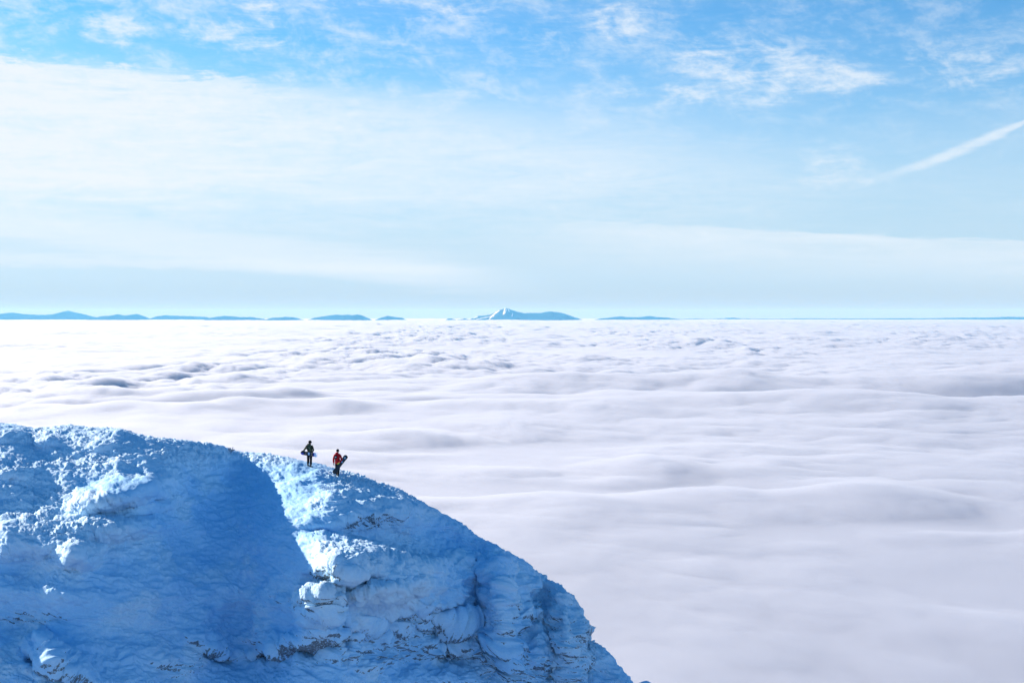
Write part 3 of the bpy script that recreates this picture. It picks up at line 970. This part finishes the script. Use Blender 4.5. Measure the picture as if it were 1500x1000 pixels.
# the long deck edge on the right: a near terrace, then a trough, then higher billows
yd = 5500 + 0.05 * X + 420 * perlin(X / 2200, Y / 4000, Z0 + 3.0) + 120 * perlin(X / 600, Y / 1500, Z0 + 5.0)
side = sstep(X, -1500, 1500)
H += 1.25 * side * (50 * sstep(Y, yd - 1900, yd) * (1 - sstep(Y, yd, yd + 260)) - 45 * np.exp(-((Y - yd - 520) / 330) ** 2) + 70 * np.exp(-((Y - yd - 1500) / 620) ** 2))
for (fx, fy, wx_, A_) in ((320, 2800, 420, 34), (-330, 3650, 260, 24), (800, 2320, 260, 30), (-900, 5200, 900, 34)):
    ye = fy + 0.12 * (X - fx) + 60 * perlin(X / 300, Y / 500, Z0 + fx)
    sd = np.exp(-((X - fx) / wx_) ** 2) * (0.6 + 0.8 * perlin(X / 260, Y / 260, Z0 + fy))
    H += 1.3 * sd * A_ * (sstep(Y, ye - 420, ye) * (1 - sstep(Y, ye, ye + 90)) - 0.9 * np.exp(-((Y - ye - 150) / 110) ** 2) + 1.1 * np.exp(-((Y - ye - 480) / 230) ** 2))
H *= 1 - 0.45 * sstep(-X / RR, 0.05, 0.25) * sstep(RR, 7000, 11000)
H *= 1 - 0.25 * sstep(X / RR, 0.0, 0.2) * (1 - sstep(RR, 4000, 5500))
H = np.where(H < -16, -16 + (H + 16) * 0.3, H)
H *= sstep(RR, 60, 1200) * 0.85 + 0.15
H *= 1 - 0.42 * (1 - sstep(RR, 2500, 7000))
H *= 1 - 0.55 * sstep(RR, 30000, 110000)
C = np.stack([X, Y, -CH + H], -1)
m, t_, b, o_ = new_mat('cloud_top')
b.inputs['Base Color'].default_value = (0.45, 0.475, 0.54, 1)
b.inputs['Roughness'].default_value = 1.0
b.inputs['Specular IOR Level'].default_value = 0.0
cloud_core = H
THICK = 30.0
CDENS = 0.03
cl = grid_mesh('cloud_sea', C, m, wrap=True)
tag(cl, 'unbroken sea of white cloud filling everything below to the horizon', kind='structure')

CV = True
if CV:
    Hs = cloud_core
    me = cl.data
    R_, C_ = C.shape[:2]
    top_ = C.copy(); top_[..., 2] += THICK
    botv = C.copy(); botv[..., 2] = C[..., 2] - 60.0
    ring = np.concatenate([top_, botv[::-1], top_[:1]], 0)[:, ::-1]
    m, t_, b, o_ = new_mat('cloud_mist')
    t_.nodes.remove(b)
    pv = t_.nodes.new('ShaderNodeVolumePrincipled')
    pv.inputs['Color'].default_value = (0.74, 0.775, 0.845, 1)
    pv.inputs['Absorption Color'].default_value = (0, 0, 0, 1)
    pv.inputs['Density'].default_value = CDENS
    pv.inputs['Anisotropy'].default_value = 0.28
    t_.links.new(pv.outputs[0], o_.inputs['Volume'])
    mist = grid_mesh('cloud_mist', ring, m, wrap=True)
    tag(mist, 'soft drifting upper layer of the cloud sea', kind='stuff')

# ------------------------------------------------------------------ far mountains above the cloud
m, t_, b, o_ = new_mat('far_forest_and_snow')
geo = t_.nodes.new('ShaderNodeNewGeometry')
vec = texvec('Object')
an = t_.nodes.new('ShaderNodeAttribute'); an.attribute_name = 'snow'
nn = noise(vec, 0.0016, 4, 0.6)
cc = mixcol(E(an.outputs['Fac']), mixcol(nn, (0.02, 0.035, 0.045), (0.04, 0.06, 0.07)), (0.85, 0.88, 0.9))
t_.links.new(cc, b.inputs['Base Color'])
b.inputs['Roughness'].default_value = 1.0
b.inputs['Specular IOR Level'].default_value = 0.0
hill_mat = m


def hills(prof, dist, depth, seed, snow=0.0, streaks=None, label=None, name='hills'):
    prof = sorted(prof)
    hx = np.array([p[0] for p in prof], float); hyy = np.array([p[1] for p in prof], float)
    n = int((hx[-1] - hx[0]) * 1.3) + 12
    u = np.linspace(hx[0], hx[-1], n)
    K = 60
    w = np.linspace(-1, 1, K)
    top = np.interp(u, hx, hyy)
    zt = -(top - HY) / F * dist
    base = -CH - 150
    zt = zt + 45 * fbm(u / 9.0 + seed, u * 0, u * 0 + 2.2, 3, 0.6)
    U, W = np.meshgrid(u, w)
    Yc = dist + W * depth
    Xc = (U - 750) / F * dist + 0 * W
    nz = fbm(Xc / 900 + seed, Yc / 900, Xc * 0, 4, 0.55, mode='r')
    sh = np.clip(1 - np.abs(W) ** 1.1, 0, 1)
    ridge = base + (zt[None, :] - base) * sh ** (0.8)
    Zc = ridge + nz * 60 * np.clip(np.abs(W) * 4, 0, 1) * sh + 8 * perlin(Xc / 160, Yc / 160, Xc * 0 + seed)
    Yc = Yc + 400 * perlin(Xc / 2000, Xc * 0, Xc * 0 + seed)
    P_ = np.stack([Xc, Yc, Zc], -1)
    sn = np.zeros_like(U)
    if snow: sn = sstep(nz + (Zc - zt.max() + 120) / 150, 0.3, 1.0) * snow
    vis = (HY - (-(Zc)) * 0)  # noqa
    if streaks:
        pyc = HY - Zc / Yc * F
        for (x0, y0, x1, y1, wd) in streaks:
            L_ = math.hypot(x1 - x0, y1 - y0)
            tt_ = np.clip(((U - x0) * (x1 - x0) + (pyc - y0) * (y1 - y0)) / L_ ** 2, 0, 1)
            d_ = np.hypot(U - (x0 + tt_ * (x1 - x0)), pyc - (y0 + tt_ * (y1 - y0)))
            sn = np.maximum(sn, (1 - sstep(d_, wd * 0.4, wd)) * (W < 0.02))
    o = grid_mesh(name, P_, hill_mat, attrs={'snow': sn})
    tag(o, label, kind='structure')
    return o


BX = 470
hills([(683, 470), (690, 467), (700, 462.5), (710, 462), (718, 461), (730, 454.5), (736, 452.8), (740, 450.8), (745, 452), (752, 454.5), (760, 457), (768, 458.3),
       (778, 458), (789, 458.4), (800, 456.6), (808, 455.9), (816, 457), (826, 458.8), (834, 462), (843, 465), (858, 470)], 95000, 5200, 3.1, 0.5,
      [(740, 451, 737.5, 460, 1.0), (742, 453, 739.5, 459, 1.0), (731, 455, 720, 463, 1.0), (727, 457, 718, 467, 1.1), (744, 452, 746, 456, .7), (751, 459, 750, 463, 0.8), (724, 463, 716, 464, .8), (716, 464, 700, 467.5, .7), (700, 464, 694, 466, .7)],
      'highest far mountain, blue with white ski runs below its pointed summit', 'mountain')
hills([(-60, 461), (-20, 459), (0, 459.5), (19, 457.5), (35, 460), (60, 461.2), (78, 460.5), (90, 457), (98, 454.6), (106, 457), (115, 458.3), (124, 461), (134, 463.5), (142, 468)], 105000, 5200, 9.1, 0.25, None,
      'blue far range at the left edge, pale tip on its taller peak')
hills([(140, 466), (150, 463), (162, 462), (172, 460), (180, 462), (190, 461.2), (200, 460), (206, 462), (213, 467)], 98000, 4000, 14.0, 0, None, 'twin low blue summits right of the left range')
hills([(222, 468), (230, 463.5), (243, 461.5), (258, 462.5), (280, 463), (300, 464), (306, 467)], 103000, 4000, 19.0, 0, None, 'flat faint blue hill left of centre on the horizon')
hills([(302, 468), (312, 464.5), (327, 462.6), (338, 462.8), (352, 464.6), (366, 464.2), (385, 467)], 94000, 3000, 25.0, 0, None, 'low blue hill with a long tail on the horizon')
hills([(390, 468), (398, 465.5), (408, 465), (420, 463.8), (432, 465), (446, 468.5)], 92000, 2500, 31.0, 0, None, 'small low blue hill between two broader ones')
hills([(452, 469), (462, 465), (475, 463), (485, 461.5), (492, 460.6), (500, 461.6), (508, 460.4), (516, 461.6), (523, 460.2), (532, 462.8), (541, 467)], 93000, 3500, 37.0, 0, None, 'broad blue hill with three rounded tops')
hills([(552, 468), (560, 464.5), (568, 462.6), (578, 464), (588, 465.5), (597, 469)], 94000, 2500, 43.0, 0, None, 'small blue hill right of the three topped hill')
hills([(652, 469), (656, 466.6), (660, 465.8), (664, 467), (669, 469), (674, 467.5), (681, 466.4), (688, 468), (694, 470)], 92000, 1800, 49.0, 0, None, 'tiny blue hills at the foot of the highest mountain')
hills([(866, 469), (880, 466.5), (895, 464.8), (908, 463), (918, 464.4), (931, 464.8), (942, 463.8), (952, 462.8), (962, 464.4), (978, 465.2), (1000, 468)], 98000, 3500, 55.0, 0, None, 'low blue double hill right of the highest mountain')
hills([(985, 468), (1010, 466.8), (1040, 466.9), (1060, 466.3), (1072, 465.0), (1084, 466.6), (1120, 466.9), (1180, 466.4), (1240, 466.7), (1300, 466.2), (1350, 466.3), (1400, 465.4),
       (1450, 465), (1480, 463.8), (1520, 465), (1560, 467)], 108000, 4000, 61.0, 0, None, 'thin blue line of hills along the right horizon')

# ------------------------------------------------------------------ air
hz_on = True
HAZE_DENS = 1.0 / 88000.0
if hz_on:
    top = 520.0; bot = -CH - 420.0; xr = 125000.0
    vs = [(sx * xr, sy, sz) for sz in (bot, top) for (sx, sy) in ((-1, -xr), (1, -xr), (1, 140000.0), (-1, 140000.0))]
    me = bpy.data.meshes.new('haze')
    me.from_pydata(vs, [], [(0, 3, 2, 1), (4, 5, 6, 7), (0, 1, 5, 4), (1, 2, 6, 5), (2, 3, 7, 6), (3, 0, 4, 7)])
    hz = bpy.data.objects.new('haze', me); COL.objects.link(hz)
    hm = bpy.data.materials.new('haze_air'); hm.use_nodes = True; hm.node_tree.nodes.clear()
    ho = hm.node_tree.nodes.new('ShaderNodeOutputMaterial')
    hv = hm.node_tree.nodes.new('ShaderNodeVolumePrincipled')
    hv.inputs['Color'].default_value = (0.14, 0.51, 0.97, 1)
    hv.inputs['Absorption Color'].default_value = (1, 1, 1, 1)
    hv.inputs['Density'].default_value = HAZE_DENS
    hv.inputs['Anisotropy'].default_value = 0.1
    hm.node_tree.links.new(hv.outputs[0], ho.inputs['Volume'])
    me.materials.append(hm)
    tag(hz, 'thin blue air that fades the far mountains', kind='stuff')
